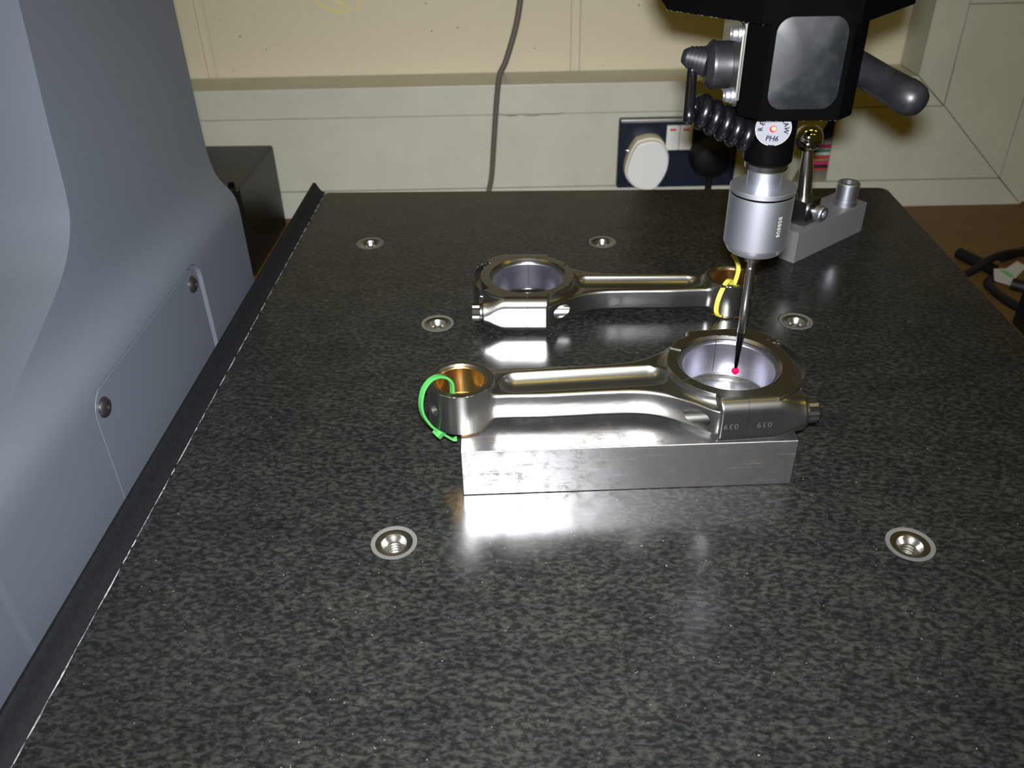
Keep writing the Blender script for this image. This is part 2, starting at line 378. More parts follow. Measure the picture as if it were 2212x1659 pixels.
# ------------------------------------------------------------------ grey column cover of the machine, left of the table
mc = thing('machine_column', 'blue-grey moulded cover of the measuring machine column beside the granite', 'machine', (-250, 300, BENCH))
def side_x(z):
    pts = [(-300, -172), (47, -172), (50, -172.08), (53.5, -172.4), (56.5, -173.05), (59, -174.0), (61, -175.2), (62.6, -176.5), (64, -177.7), (65.4, -178.8), (67, -179.9), (69, -180.9), (72, -182.0), (76, -182.9), (82, -183.55), (90, -183.85), (104, -184), (400, -184)]
    return float(np.interp(z, [p[0] for p in pts], [p[1] for p in pts]))
_zg = np.arange(0, 160, 0.5); _xg = np.array([side_x(z) for z in _zg]); _kk = np.exp(-0.5*(np.arange(-8, 9)*0.5/1.5)**2); _kk /= _kk.sum()
_xg = np.convolve(np.pad(_xg, 8, mode='edge'), _kk, mode='valid')
zs = [-190] + list(np.arange(44, 110, 1.2)) + [320]
pts = [Vector((float(np.interp(z, _zg, _xg)), float(z), 0)) for z in zs]
poly = [(p.x+250, p.y-BENCH) for p in pts] + [(-110, 320-BENCH), (-110, -190-BENCH)]
cov = MB().prism(poly, -166.6, 330, RX(90)).build('cover', 'cover_plastic', mc, angle=25)
front = smooth_path([(-60, 58, 0), (100, 59, 0), (170, 61, 0), (212, 66.0, 0), (236.3, 71.6, 0), (262, 79, 0), (283, 86.3, 0), (299.6, 93.8, 0), (311.3, 104, 0), (316.5, 116, 0), (320.3, 147, 0), (326, 186, 0), (345, 330, 0)], 8)
cut = [(p.x-300, p.y-BENCH) for p in front] + [(-400, 330-BENCH), (-400, 58-BENCH)]
MYZ = Matrix(((0, 0, 1, 0), (1, 0, 0, 0), (0, 1, 0, 0), (0, 0, 0, 1)))   # (a, b, h) -> x=h, y=a, z=b
cutters = [MB().prism(cut, -200, 120, MYZ).mesh('c')]
def panel_poly(y0, y1, z0, z1, r): return rrect(y0-300, y1-300, z0-BENCH, z1-BENCH, r, 8)
PAN = [(267.5, 394.5, -60, 53.3, 11), (60, 190.5, -60, 53.3, 11)]
cutters += [MB().prism(panel_poly(*p), 250-172-2.2, 250-172+5, MYZ).mesh('c') for p in PAN]
bpy.context.view_layer.update(); boolean(cov, cutters); bevel_mesh(cov, 0.6, 2, 40); weighted(cov)
for p in PAN:
    q = (p[0]+1.1, p[1]-4.2, p[2]+1.1, p[3]-1.1, p[4]-1.1)
    ap = MB().prism(panel_poly(*q), 250-172-2.15, 250-172-0.4, MYZ).build('access_panel', 'cover_plastic', mc, 0.3)
    for sy in (p[0]+8, p[1]-12.8):
        M = T(250-172-0.4, sy-300, 44.2-BENCH) @ RY(90)
        MB().lathe([(4.3, -0.2), (4.3, 0.5), (3.7, 1.3), (2.4, 1.9), (1.5, 2.0), (1.5, 0.6), (0, 0.5)], 28, M).build('screw', 'screw_dark', ap)

# ------------------------------------------------------------------ black box standing behind the column
bb = thing('equipment_box', 'black metal equipment box standing behind the grey column near the wall', 'box', (-420, 945, BENCH))
MB().box(-110, 104, -78, 66, 0, 104).build('case', 'box_black', bb, 3, 3)
MB().lathe([(0, 104), (3.5, 104), (3.5, 107), (2.5, 108.5), (0, 109)], 20, T(94, -70, 0)).build('corner_button', 'black_gloss', bb)

# ------------------------------------------------------------------ dado trunking on the wall
tr = thing('cable_trunking', 'cream plastic cable trunking running along the wall with a mitred corner', 'trunking', WO, WYAW)
ZT, ZA, ZB_, ZL = -32.0, -67.5, -159.5, BENCH
def poly_uz(name, pts, d0, d1, m='trunking', bevel=0.5):
    return MB().prism([(u, z) for u, z in pts], -d1, -d0, RX(90)).build(name, m, tr, bevel)
g = 0.55
poly_uz('top_rail', [(-1200, ZA+0.1), (390.5-g, ZA+0.1), (351.5, ZT), (-1200, ZT)], 0, 59, bevel=1.2)
poly_uz('bottom_rail', [(-1200, ZL), (522, ZL), (485-g, ZB_-g), (-1200, ZB_-g)], 0, 59, bevel=0.8)
poly_uz('lid', [(-1200, ZB_+g), (222, ZB_+g), (262, ZA-0.25), (-1200, ZA-0.25)], 0.6, 4)
poly_uz('lid', [(266, ZB_+g), (484, ZB_+g), (391.5, ZA-g), (264, ZA-g)], 0.6, 4)
poly_uz('riser_rail', [(351.5+g, ZT), (391-g, ZA+g), (390-g, 900), (351.5+g, 900)], 0, 59, bevel=1.2)
poly_uz('riser_lid', [(392, ZA), (485, ZB_+g), (484, 46), (391, 46)], 0.6, 4)
poly_uz('riser_lid', [(391, 46.7), (484, 46.7), (484, 900), (391, 900)], 0.6, 4)
poly_uz('riser_rail', [(485.6, ZB_), (522.5, ZL), (522.5, 900), (485.6, 900)], 0, 59)
poly_uz('back_channel', [(-1200, ZL+3), (515, ZL+3), (515, 890), (400, 890), (400, ZT-4), (-1200, ZT-4)], 56, 59.5)
sc_ = smooth_path([(-148, 0.0, -66), (-130, 0, -68.5), (-118, 0, -67), (-104, 0, -69), (-92, 0, -67.2), (-78, 0, -67.6), (-66, 0, -66.5)], 5)
MB().ribbon(sc_, 1.6, 0.4, (0, 0, 1)).build('scuff_mark', 'seam', tr)
# open stretch of trunking: coloured wires inside
for k, (cn, z, r, w) in enumerate([('magenta', -122.5, 2.3, 'magenta'), ('green', -128.6, 1.6, 'green'), ('white', -132.2, 2.1, 'white'), ('red', -136.6, 1.6, 'red'), ('tan', -140.2, 2.0, 'tan'), ('magenta', -144.6, 2.0, 'crimson'), ('black', -148.6, 1.9, 'black'), ('red', -152.4, 1.6, 'scarlet')]):
    pth = smooth_path([(120, 30+(k % 3)*3, z-5), (180, 26, z-2.5), (240, 24, z), (300, 24, z+0.8), (420, 26, z)], 5)
    o = MB().tube(pth, r, 10).build('wire', 'wire_' + cn)
    o.location = [c*S for c in WO]; o.rotation_euler.z = math.radians(WYAW)
    tag(o, {'magenta': 'magenta insulated wire, topmost in the open trunking', 'green': 'green wire lying inside the open trunking', 'white': 'white wire lying inside the open trunking', 'red': 'thin red wire just under the white wire in the trunking', 'tan': 'tan brown wire lying inside the open trunking', 'crimson': 'magenta wire below the tan wire in the open trunking', 'black': 'black wire low inside the open trunking', 'scarlet': 'red wire lowest of the coloured wires in the trunking'}[w], 'wire', 'wires in the open trunking')

# ------------------------------------------------------------------ socket outlet with two plugs
so = thing('double_socket', 'dark navy double power socket with metal rim on the trunking', 'socket', WO, WYAW)
sb = MB().prism(rrect(0, 146, -159, -73, 3), -0.5, 9, RX(90)).build('faceplate', 'socket_navy', so, 1.2, 3)
MB().box(2, 144, -10.2, -2, -77.4, -73.4).build('rim', 'socket_rim', so, 1.0, 2)
for k in range(2):
    u = 57.5 + 16*k
    rk = MB().box(u, u+15.5, -12, -8, -111, -81).build('rocker_switch', 'white_plastic', so, 0.8)
    MB().box(u+3.5, u+11, -12.4, -11.5, -87.2, -84.6).build('red_mark', 'red_mark', rk)
MB().lathe([(0, 0), (2.6, 0), (2.6, 1.2), (1.5, 1.7), (0, 1.7)], 16, T(12, -9, -113) @ RX(90)).build('screw', 'chrome', so)
pw = thing('plug', 'white moulded plug in the left outlet of the navy socket', 'plug', (*WO[:2], 0), WYAW)
plug_out = smooth_path([(20, -94, 0), (36, -90, 0), (50, -94, 0), (58, -108, 0), (60, -120, 0), (57, -134, 0), (50, -147, 0), (43, -154, 0), (28, -154, 0), (16, -148, 0), (8, -136, 0), (8, -124, 0), (13, -106, 0), (20, -94, 0)], 4)[:-1]
MB().prism([(p.x, p.y) for p in plug_out], 9, 27, RX(90)).build('body', 'cream_plastic', pw, 1.5)
inn = [(34+(p.x-34)*0.94, -124+(p.y+124)*0.94) for p in plug_out]
MB().prism(inn, 26.5, 35, RX(90)).build('cover', 'white_plastic', pw, 2.0, 3)
MB().tube(smooth_path([(35, -22, -152), (35, -22, -172), (33, -24, -192.5), (20, -40, -192), (-40, -60, -192)], 6), 3, 10).build('cord', 'white_plastic', pw)
pb = thing('plug', 'black moulded plug in the right outlet of the navy socket', 'plug', (*WO[:2], 0), WYAW)
MB().lathe([(0, 9), (25, 9), (26, 14), (25.5, 24), (22, 33), (14, 38), (0, 39.5)], 36, T(112, 0, -117) @ RX(90)).build('body', 'black_plug', pb)
MB().tube(smooth_path([(112, -24, -138), (112, -24, -158), (112, -26, -180), (116, -40, -191), (180, -90, -191.5)], 6), 4.2, 10).build('cord', 'black_plug', pb)
# grey cable hanging over the trunking
pth = smooth_path([(-108, -3.6, 160), (-112, -3.6, 100), (-117.5, -3.7, 61), (-122, -3.6, 37), (-128.5, -3.6, 15), (-136, -3.6, -6), (-142.5, -3.6, -19), (-145.5, -3.6, -36), (-148, -3.6, -58), (-151.5, -3.6, -95), (-156, -3.6, -142), (-161, -3.8, -165), (-166, -8, -188), (-190, -20, -191.5), (-260, -40, -191.5)], 6)
o = MB().tube(pth, 3.4, 12).build('hanging_cable', 'grey_cable'); o.location = [c*S for c in WO]; o.rotation_euler.z = math.radians(WYAW)
tag(o, 'grey cable hanging down the wall over the trunking behind the granite', 'cable')

# ------------------------------------------------------------------ steel block under the near rod
blk_o = MB().box(0, 138.3, 0, 62, 0, 23).build('steel_block', 'ground_steel', None, 0.5, 3)
blk_o.location = (-31.1*S, 273.3*S, 0); blk_o.rotation_euler.z = math.radians(3.15)
tag(blk_o, 'scratched bare steel rectangular block under the rod with the green tie', 'block')

# ------------------------------------------------------------------ connecting rods: implicit surface, dual contoured
RL = 113.5
_wx = np.array([0, 8, 11, 14, 17, 20, 24, 28, 33, 38, 44, 54, 80, 95, 101, 106, 113, 120.])
_wy = np.array([29.7, 29.7, 29.5, 27.6, 24.9, 22.2, 18.9, 16.2, 13.7, 12.1, 11.2, 10.8, 10.4, 9.3, 9.2, 10, 11, 11.])
_gx = np.arange(-10, 125, 0.25); _gy = np.interp(_gx, _wx, _wy)
_k = np.exp(-0.5*(np.arange(-20, 21)*0.25/1.6)**2); _k /= _k.sum()
_gy = np.convolve(np.pad(_gy, 20, mode='edge'), _k, mode='valid'); _gd = np.gradient(_gy, 0.25)
def smin(a, b, k):
    h = np.clip(0.5+0.5*(b-a)/k, 0, 1); return b*(1-h)+a*h-k*h*(1-h)
def smax(a, b, k): return -smin(-a, -b, k)
def rod_field(x, y, z):
    ay, az = np.abs(y), np.abs(z); r = np.hypot(x, y)
    ring = smax(r-26, az-10.5, 0.5)
    u = np.clip((-12-x)/12.5, 0, 1); u = u*u*(3-2*u)
    rad = 5.2+2.6*u; qy, qz = ay-(30.5+0.6*u-rad), az-(10.5-2.6*u-rad)
    sec = np.hypot(np.maximum(qy, 0), np.maximum(qz, 0)) + np.minimum(np.maximum(qy, qz), 0) - rad
    boss = smax(sec, np.maximum(x-11.0-0.15*(30.5-ay), -24.5-x), 1.0)
    boss = np.maximum(boss, np.where(x < 0, 14.5-ay, -50))
    cap = smax(smax(r-31.2, az-10.5, 1.4), x+12, 0.4)
    cap = smax(cap, -np.maximum(x+24.5, 16.8-ay), 1.0)
    ang = np.arctan2(ay, -x)
    cres = np.maximum(np.maximum(np.abs(r-28.6)-1.8, (ang-0.64)*28), 6.0-az)
    cap = smax(cap, -cres, 0.8)
    w = np.interp(x, _gx, _gy); sl = np.interp(x, _gx, _gd); cs = 1/np.sqrt(1+sl*sl)
    h_ = np.clip((30-x)/18, 0, 1); h_ = h_*h_*(3-2*h_); t = 6.1 + 3.0*h_
    bulge = 0.5*(1-np.clip(az/6.0, 0, 1)**2)
    beam = smax((ay-w-bulge+0.25)*cs, az-t, 1.7+1.6*h_); beam = np.maximum(beam, np.maximum(2-x, x-110))
    zc, R = 10.2, 8.6
    px = x - np.clip(x, 33.5, 90.0)
    beam = smax(beam, -(np.sqrt(px*px+y*y+(az-zc)**2)-R), 0.8)
    tor = np.maximum(np.hypot(r-30.2, az-9.8)-4.0, 11.6-x)
    beam = smax(beam, -tor, 0.8)
    s = smin(beam, ring, 1.6)
    s = np.minimum(s, np.minimum(boss, cap))
    xs = x-RL; rs = np.hypot(xs, y)
    s = smin(s, smax(rs-14.0, az-9.5, 0.5), 3.2)
    s = np.maximum(s, -(r-20.5)); s = np.maximum(s, -(r-20.5-(az-9.3))*0.7071)
    s = np.maximum(s, -(rs-10.7)); s = np.maximum(s, -(rs-10.7-(az-8.8))*0.7071)
    s = np.maximum(s, -np.maximum(np.hypot(ay-23.6, z)-3.9, 4-x))
    c, n = math.cos(math.radians(35)), math.sin(math.radians(35))
    so_ = xs*c+ay*n; pe = np.hypot(xs*n-ay*c, z)
    s = np.maximum(s, -np.maximum(pe-1.2-np.clip(so_-12.3, 0, 5), 2-so_))
    c, n = math.cos(math.radians(30)), math.sin(math.radians(30))
    so_ = x*c+ay*n; pe = np.abs(x*n-ay*c)
    s = np.maximum(s, -np.maximum(np.maximum(pe-1.1, 10.0-az), np.maximum(19-so_, so_-27)))
    return s
def contour(fn, lo, hi, h):
    ax = [np.arange(lo[i], hi[i]+h, h) + 0.013*(i+1) for i in range(3)]
    n = [len(a) for a in ax]; F = np.empty(n)
    for i0 in range(0, n[0], 40):
        X, Y, Z = np.meshgrid(ax[0][i0:i0+40], ax[1], ax[2], indexing='ij'); F[i0:i0+40] = fn(X, Y, Z)
    neg = F < 0; P, N, cells, quads = [], [], [], []
    def grad(p, e=0.02):
        g_ = np.stack([fn(*(p + d).T) - fn(*(p - d).T) for d in np.eye(3)*e], -1)
        return g_/np.maximum(np.linalg.norm(g_, axis=1, keepdims=True), 1e-9)
    def cid(I): return (I[:, 0]*n[1] + I[:, 1])*n[2] + I[:, 2]
    for a in range(3):
        b, c = (a+1) % 3, (a+2) % 3
        sl0 = [slice(None)]*3; sl1 = [slice(None)]*3; sl0[a] = slice(0, -1); sl1[a] = slice(1, None)
        I = np.argwhere(neg[tuple(sl0)] != neg[tuple(sl1)])
        I = I[(I[:, b] > 0) & (I[:, c] > 0) & (I[:, b] < n[b]-1) & (I[:, c] < n[c]-1)]
        J = I.copy(); J[:, a] += 1
        f0, f1 = F[tuple(I.T)], F[tuple(J.T)]
        p0 = np.stack([ax[k][I[:, k]] for k in range(3)], -1); lo_, hi_ = np.zeros(len(I)), np.ones(len(I))
        t = f0/(f0-f1)
        for _ in range(4):
            p = p0.copy(); p[:, a] += t*h; v = fn(*p.T); same = (v < 0) == (f0 < 0)
            lo_ = np.where(same, t, lo_); hi_ = np.where(same, hi_, t); t = 0.5*(lo_+hi_)
        p = p0.copy(); p[:, a] += t*h; nm = grad(p); q = []
        for db, dc in ((-1, -1), (0, -1), (0, 0), (-1, 0)):
            K = I.copy(); K[:, b] += db; K[:, c] += dc; k_ = cid(K); q.append(k_); P.append(p); N.append(nm); cells.append(k_)
        q = np.stack(q, -1); flip = f0 > 0; q[flip] = q[flip][:, ::-1]; quads.append(q)
    P, N, cells, quads = np.concatenate(P), np.concatenate(N), np.concatenate(cells), np.concatenate(quads)
    uid, inv = np.unique(cells, return_inverse=True); K = len(uid)
    cnt = np.bincount(inv, minlength=K).astype(float)
    cen = np.stack([np.bincount(inv, P[:, k], K) for k in range(3)], -1)/cnt[:, None]
    d = np.einsum('ij,ij->i', N, P - cen[inv])
    A = np.empty((K, 3, 3)); bb_ = np.empty((K, 3))
    for i in range(3):
        bb_[:, i] = np.bincount(inv, N[:, i]*d, K)
        for j in range(3): A[:, i, j] = np.bincount(inv, N[:, i]*N[:, j], K)
    A += np.eye(3)*0.06
    off = np.clip(np.linalg.solve(A, bb_[..., None])[..., 0], -0.9*h, 0.9*h)
    V = cen + off
    return V, np.searchsorted(uid, quads)
def implicit_mesh(name, fn, lo, hi, h):
    V, Q = contour(fn, lo, hi, h)
    me = bpy.data.meshes.new(name); me.vertices.add(len(V)); me.vertices.foreach_set('co', (V*S).ravel())
    me.loops.add(Q.size); me.loops.foreach_set('vertex_index', Q.ravel().astype(np.int32))
    me.polygons.add(len(Q)); me.polygons.foreach_set('loop_start', np.arange(0, Q.size, 4, dtype=np.int32))
    me.update(calc_edges=True); me.validate(); finish(me, 38); return me
HS = 0.42
body_me = implicit_mesh('rod_body', lambda x, y, z: np.maximum(rod_field(x, y, z), 0.06-x), (-0.5, -33, -11.6), (129, 33, 11.6), HS)
cap_me = implicit_mesh('bearing_cap', lambda x, y, z: np.maximum(rod_field(x, y, z), x+0.06), (-33, -33, -11.6), (0.5, 33, 11.6), HS)
shell_prof = [(19.2, -7.6), (19.5, -8.0), (20.45, -8.0), (20.45, 8.0), (19.5, 8.0), (19.2, 7.6)]
def shell_mesh(a0):
    mb = MB().lathe(shell_prof, 64, close=True, a0=math.radians(a0+0.4), a1=math.radians(a0+179.6)); me = mb.mesh('bearing_shell')
    for p in me.polygons:
        if abs(p.normal.z) > 0.5: p.material_index = 1
    return me
bush_me = MB().lathe([(9.75, -8.4), (10.1, -8.8), (10.65, -8.8), (10.65, 8.6), (10.1, 8.6), (9.75, 8.2), (9.75, -3.4), (9.95, -3.4), (9.95, -4.2), (9.75, -4.2)], 64, close=True).mesh('bush')
star = [((4.9 if k % 2 else 4.25)*math.cos(math.pi*k/12), (4.9 if k % 2 else 4.25)*math.sin(math.pi*k/12)) for k in range(24)]
def make_rod(label, loc, rot):
    t = thing('connecting_rod', label, 'connecting rod', loc, rot, 'connecting rods on the granite')
    parts = [link('rod_body', body_me, 'forged', t), link('bearing_cap', cap_me, 'forged', t)]
    for a0 in (-90, 90): link('bearing_shell', shell_mesh(a0), ['babbitt', 'copper_edge'], t)
    link('small_end_bush', bush_me, 'bronze', t).location.x = RL*S
    for s_ in (-1, 1):
        M = T(-24.55, 24*s_, 0) @ RY(-90)
        bo = MB().prism(star, 1.3, 5.4, M).lathe([(0, 0), (5.9, 0), (5.9, 0.9), (5.2, 1.4), (0, 1.4)], 32, M).lathe([(4.0, 5.3), (3.6, 5.7), (2.2, 5.7), (2.2, 5.0), (0, 5.0)], 24, M)
        b_ = bo.build('bolt', 'bolt_steel', t, 0)
    return t, parts
near, np_ = make_rod('forged steel connecting rod resting on the steel block, green cable tie through its small end', (81.1, 308.2, 33.5), 185.5)
far, fp_ = make_rod('forged steel connecting rod lying flat on the granite, yellow cable tie through its small end', (-4.9, 436.3, 10.5), -0.3)
v_, f_ = text_mesh('039', 3.6, spacing=1.2)
for par, x in ((np_[0], 6.6), (np_[1], -7.0)):
    # front face of the near rod is its local +y side; figures stand upside down
    MB().add([(x + p[0], 30.54, p[1] - 0.6) for p in [(-q[0]*-1, -q[1], 0) for q in v_]], f_).build('engraved_number', 'engraved', par)

# ------------------------------------------------------------------ cable ties
gt_ = thing('cable_tie', 'bright green nylon cable tie looped through the small end above the block', 'cable tie', (-41, 288, 22))
O_ = Vector((-41, 288, 22))
loop = smooth_path([(-41.4, 288.2, 22.6), (-39.6, 290.2, 20.6), (-37.5, 292.2, 22.5), (-36.2, 292.9, 28), (-35.4, 293.4, 35), (-35.0, 293.7, 40), (-35.4, 293.4, 44.0), (-37.3, 291.9, 47.2), (-40.1, 289.4, 49.2), (-43.1, 286.8, 48.8), (-45.6, 284.6, 45.9), (-46.9, 283.4, 40.4), (-46.6, 283.7, 34.4), (-44.6, 285.4, 28.4), (-43.0, 286.9, 25.0), (-41.6, 288.0, 22.8)], 6)
MB().ribbon([p-O_ for p in loop], 2.4, 1.1, (0.66, -0.75, 0)).build('strap', 'green_nylon', gt_, 0.25)
MB().box(-2.1, 2.1, -2.0, 2.0, -1.7, 1.7, RZ(41) @ RX(10) @ RY(-35)).build('lock_head', 'green_nylon', gt_, 0.5)
MB().ribbon([Vector(p)-O_ for p in smooth_path([(-41, 288.4, 21.8), (-39.2, 289.4, 19.8), (-36.8, 290.3, 17.2), (-35.4, 290.6, 16.4), (-34.0, 290.8, 16.6)], 5)], 2.3, 1.0, (0.66, -0.75, 0)).build('tail', 'green_nylon', gt_, 0.2)
yt = thing('cable_tie', 'yellow nylon cable tie looped through the small end behind the stylus', 'cable tie', (104, 428, 0))
O_ = Vector((104, 428, 0))
loop = smooth_path([(109.5, 433.5, 13), (108.6, 431.8, 17), (107.0, 429.6, 20.4), (104.2, 425.8, 20.6), (101.6, 422.8, 17.2), (99.9, 421.0, 12.8), (99.3, 420.3, 8.6), (99.6, 420.6, 5.4), (101.2, 422.0, 2.2), (103.4, 424.4, 0.9)], 6)
MB().ribbon([p-O_ for p in loop], 2.5, 1.1, (0.8, -0.6, 0)).build('strap', 'yellow_nylon', yt, 0.25)
loop = smooth_path([(109.4, 433.2, 10), (110.6, 433.0, 16.9), (111.4, 433, 21.5), (111.6, 433, 25.8), (110.3, 433, 30.0), (107.3, 433, 34.4)], 6)
MB().ribbon([p-O_ for p in loop], 2.3, 1.1, (1, 0.1, 0.1)).build('tail', 'yellow_nylon', yt, 0.25)

# ------------------------------------------------------------------ probe head hanging over the near rod
PX, PY = 85.8, 314.0
ph = thing('probe_head', 'black measuring probe head with silver touch probe and ruby stylus over the rod', 'measuring probe', (PX, PY, 35.6))
PZ = 35.6
def LZ(prof): return [(r, z-PZ) for r, z in prof]
st = MB().lathe(LZ([(0, 36.6), (0.62, 36.8), (0.9, 39.0), (1.0, 44), (1.55, 51.0), (1.6, 55.0), (0, 55.0)]), 24).build('stylus_tip_stem', 'carbide', ph)
MB().lathe([(1.72*math.sin(a), -1.72*math.cos(a)) for a in np.linspace(0, math.pi, 17)], 28).build('ruby_ball', 'ruby', st)
ss = MB().lathe(LZ([(0, 54.6), (1.45, 54.6), (1.72, 55.2), (1.72, 88), (2.95, 88), (2.95, 91.6), (2.2, 92), (2.2, 94), (0, 94)]), 32).build('stylus_shaft', 'stainless', ph)
bpy.context.view_layer.update(); boolean(ss, [MB().lathe([(0, -1.3), (0.5, -1.3), (0.5, 1.0), (0, 1.0)], 16, T(-0.62, -1.62, 85.0-PZ) @ RZ(-21) @ RX(90)).mesh('c')])
body = MB().lathe(LZ([(0, 92.6), (8.9, 92.6), (10.4, 93.3), (12.0, 96.2), (12.0, 96.4), (12.15, 96.6), (12.15, 116.6), (11.8, 116.9), (11.8, 117.5), (12.3, 117.6), (12.3, 119.0), (12.0, 119.3), (6.4, 119.3)]), 96).build('probe_body', 'satin_aluminium', ph)
bpy.context.view_layer.update()
for an in (52, -110):
    M = RZ(an-105) @ T(12.0, 0, 95.0-PZ) @ RX(24)
    boolean(body, [MB().box(-1.6, 2, -0.75, 0.75, -4, 3.2, M).mesh('c')])
gr = MB().lathe(LZ([(11.7, 116.6), (11.95, 116.7), (11.95, 117.5), (11.7, 117.6)]), 96, close=True).build('seal_ring', 'black_gloss', body)
v_, f_ = text_mesh('808808', 2.5, spacing=1.12)
base = math.atan2(-PY, -PX) + math.radians(42)
MB().add([((12.18)*math.cos(base - p[1]/12.15*-1), (12.18)*math.sin(base - p[1]/12.15*-1), 106.8-PZ + p[0]) for p in [(q[0], -q[1]) for q in v_]], f_).build('serial_number', 'label_rim', body)
MB().lathe(LZ([(6.35, 119.2), (6.35, 126.4), (0, 126.4)]), 64).build('neck', 'satin_aluminium', ph)
MB().lathe([(0, 0), (0.75, 0), (0.75, -0.5), (0, -0.5)], 14, T(2.5, -5.7, 121.8-PZ) @ RZ(24) @ RX(90)).build('set_screw', 'stainless', ph)
MB().lathe(LZ([(0, 126.0), (7.2, 126.0), (7.9, 126.5), (8.0, 129.0), (0, 129.0)]), 64).build('collar_ring', 'stainless', ph)
MB().lathe(LZ([(0, 128.4), (7.9, 128.4), (8.9, 129.5), (9.0, 131), (9.0, 160), (0, 160)]), 64).build('barrel', 'black_gloss', ph)
MD = T(-1.75, -8.55, 143.4-PZ) @ RZ(-11) @ RX(90)
dk = MB().lathe([(0, -1.5), (6.2, -1.5), (6.2, 0.2), (0, 0.2)], 56, MD).build('label_disc', 'label_rim', ph)
MB().lathe([(6.0, 0.18), (5.95, 0.75), (5.8, 0.85), (0, 0.85)], 56, MD @ T(0, 0.15, 0)).build('label_face', 'label_silver', dk)
MB().lathe([(0, 0.8), (1.22, 0.8), (1.22, 1.0), (0.9, 1.05), (0, 1.05)], 24, MD @ T(-0.1, 0.1, 0)).build('indicator_rim', 'led_rim', dk)
MB().lathe([(0, 1.0), (0.85, 1.0), (0.6, 1.25), (0, 1.35)], 20, MD @ T(0.12, 0.15, 0)).build('indicator_light', 'led', dk)
v_, f_ = text_mesh('PH6', 2.7, shear=0.15, bold=0.05)
tx = MB().add([(p[0]*0.95-0.1, p[1]-3.4, 0.88) for p in v_], f_, MD)
word = 'RENISHAW'
for k, chx in enumerate(word):
    a = math.radians(184 - 188*k/(len(word)-1)); v_, f_ = text_mesh(chx, 2.3, bold=0.06)
    tx.add([(p[0], p[1], 0.88) for p in v_], f_, MD @ T(4.35*math.cos(a), 4.35*math.sin(a)+0.1, 0) @ RZ(math.degrees(a)-90))
tx.build('lettering', 'print_dark', dk)
# housing: chamfered black body, wider block above it
h1 = [(76.1, 295.3), (102.6, 294.6), (108.8, 300.7), (108.8, 336), (102, 343), (76, 343), (69.9, 336), (69.9, 302)]
MB().prism([(x-PX, y-PY) for x, y in h1], 149.2-PZ, 190-PZ).build('housing', 'black_anodised', ph, 0.25, 1)
h2 = [(73.0, 295.2), (104.0, 294.7), (132.6, 326.5), (132.6, 372), (110, 396), (68, 396), (45.8, 372), (45.8, 322.3)]
MB().prism([(x-PX, y-PY) for x, y in h2], 180-PZ, 420-PZ).build('quill', 'black_anodised', ph, 0.25, 1)
rnd = random.Random(11); wm = MB()
for k in range(26):
    t = rnd.uniform(0.12, 0.9) if k < 18 else rnd.uniform(0.0, 1.0); x = 73 + (45.8-73)*t - PX; y = 295.2 + (322.3-295.2)*t - PY; s_ = rnd.uniform(0.10, 0.32)
    wm.box(-s_, s_, -0.06, 0.06, -0.05, 0.12, T(x-0.02, y-0.02, 180.0-PZ) @ RZ(-45))
for k in range(14):
    x = rnd.uniform(76.5, 102.3)-PX; s_ = rnd.uniform(0.03, 0.10); wm.box(x-s_, x+s_, 295-0.26-PY, 295.0-PY, 149.15-PZ, 149.28-PZ)
o = wm.build('worn_edge', 'worn_edge', ph); o['kind'] = 'stuff'
wp = rrect(77.6-PX, 101.2-PX, 153.2-PZ, 182.5-PZ, 5.0, 8)
cx_, cz_ = 89.4-PX, 167.85-PZ; K_ = len(wp); dv_, df_ = [], []
ts_ = [1.0, 1.0, 0.96, 0.9, 0.8, 0.68, 0.54, 0.4, 0.25, 0.1]
for q, t_ in enumerate(ts_):
    hgt = 0.0 if q == 0 else 0.25 + 1.35*(1-t_*t_)
    dv_ += [(cx_+(x-cx_)*t_, 295.02-PY-hgt, cz_+(z-cz_)*t_) for x, z in wp]
    if q: df_ += [((q-1)*K_+k, (q-1)*K_+(k+1) % K_, q*K_+(k+1) % K_, q*K_+k) for k in range(K_)]
df_.append(tuple((len(ts_)-1)*K_+k for k in range(K_)))
MB().add(dv_, df_).build('window_plate', 'window_plate', ph)
# side bracket with two screws, connector and coiled lead
MB().prism(rrect(298.5-PY, 330-PY, 152.5-PZ, 179.5-PZ, 3, 5), 67.6-PX, 68.5-PX, MYZ).build('bracket_plate', 'plate_steel', ph, 0.2)
MB().box(68.4-PX, 70.2-PX, 303-PY, 328-PY, 154-PZ, 179-PZ).build('bracket_spacer', 'plate_steel', ph)
for z in (176.0, 155.9):
    MB().lathe([(0, 0), (2.6, 0), (2.6, 0.9), (2.2, 1.2), (2.2, 2.6), (1.9, 2.9), (1.1, 2.9), (1.1, 1.8), (0, 1.8)], 28, T(67.6-PX, 302.6-PY, z-PZ) @ RY(-90)).build('bracket_screw', 'satin_aluminium', ph)
MB().lathe([(0, 0), (7.9, 0), (7.9, 5.4), (8.4, 5.5), (8.3, 6.4), (6.0, 8.4), (0, 8.6)], 40, T(67.5-PX, 314-PY, 163.4-PZ) @ RY(-90)).build('connector', 'black_rubber', ph)
bt = [(0, -1)]
for k in range(5): r_ = 5.2-0.35*k; bt += [(r_, k*1.5), (r_, k*1.5+1.1), (r_-0.5, k*1.5+1.2), (r_-0.5, k*1.5+1.45)]
bt += [(3.2, 7.8), (2.2, 9.2), (0, 9.5)]
MB().lathe(bt, 28, along((60.4-PX, 315-PY, 164.2-PZ), (50.5-PX, 319-PY, 165.8-PZ))).build('strain_relief', 'black_rubber', ph)
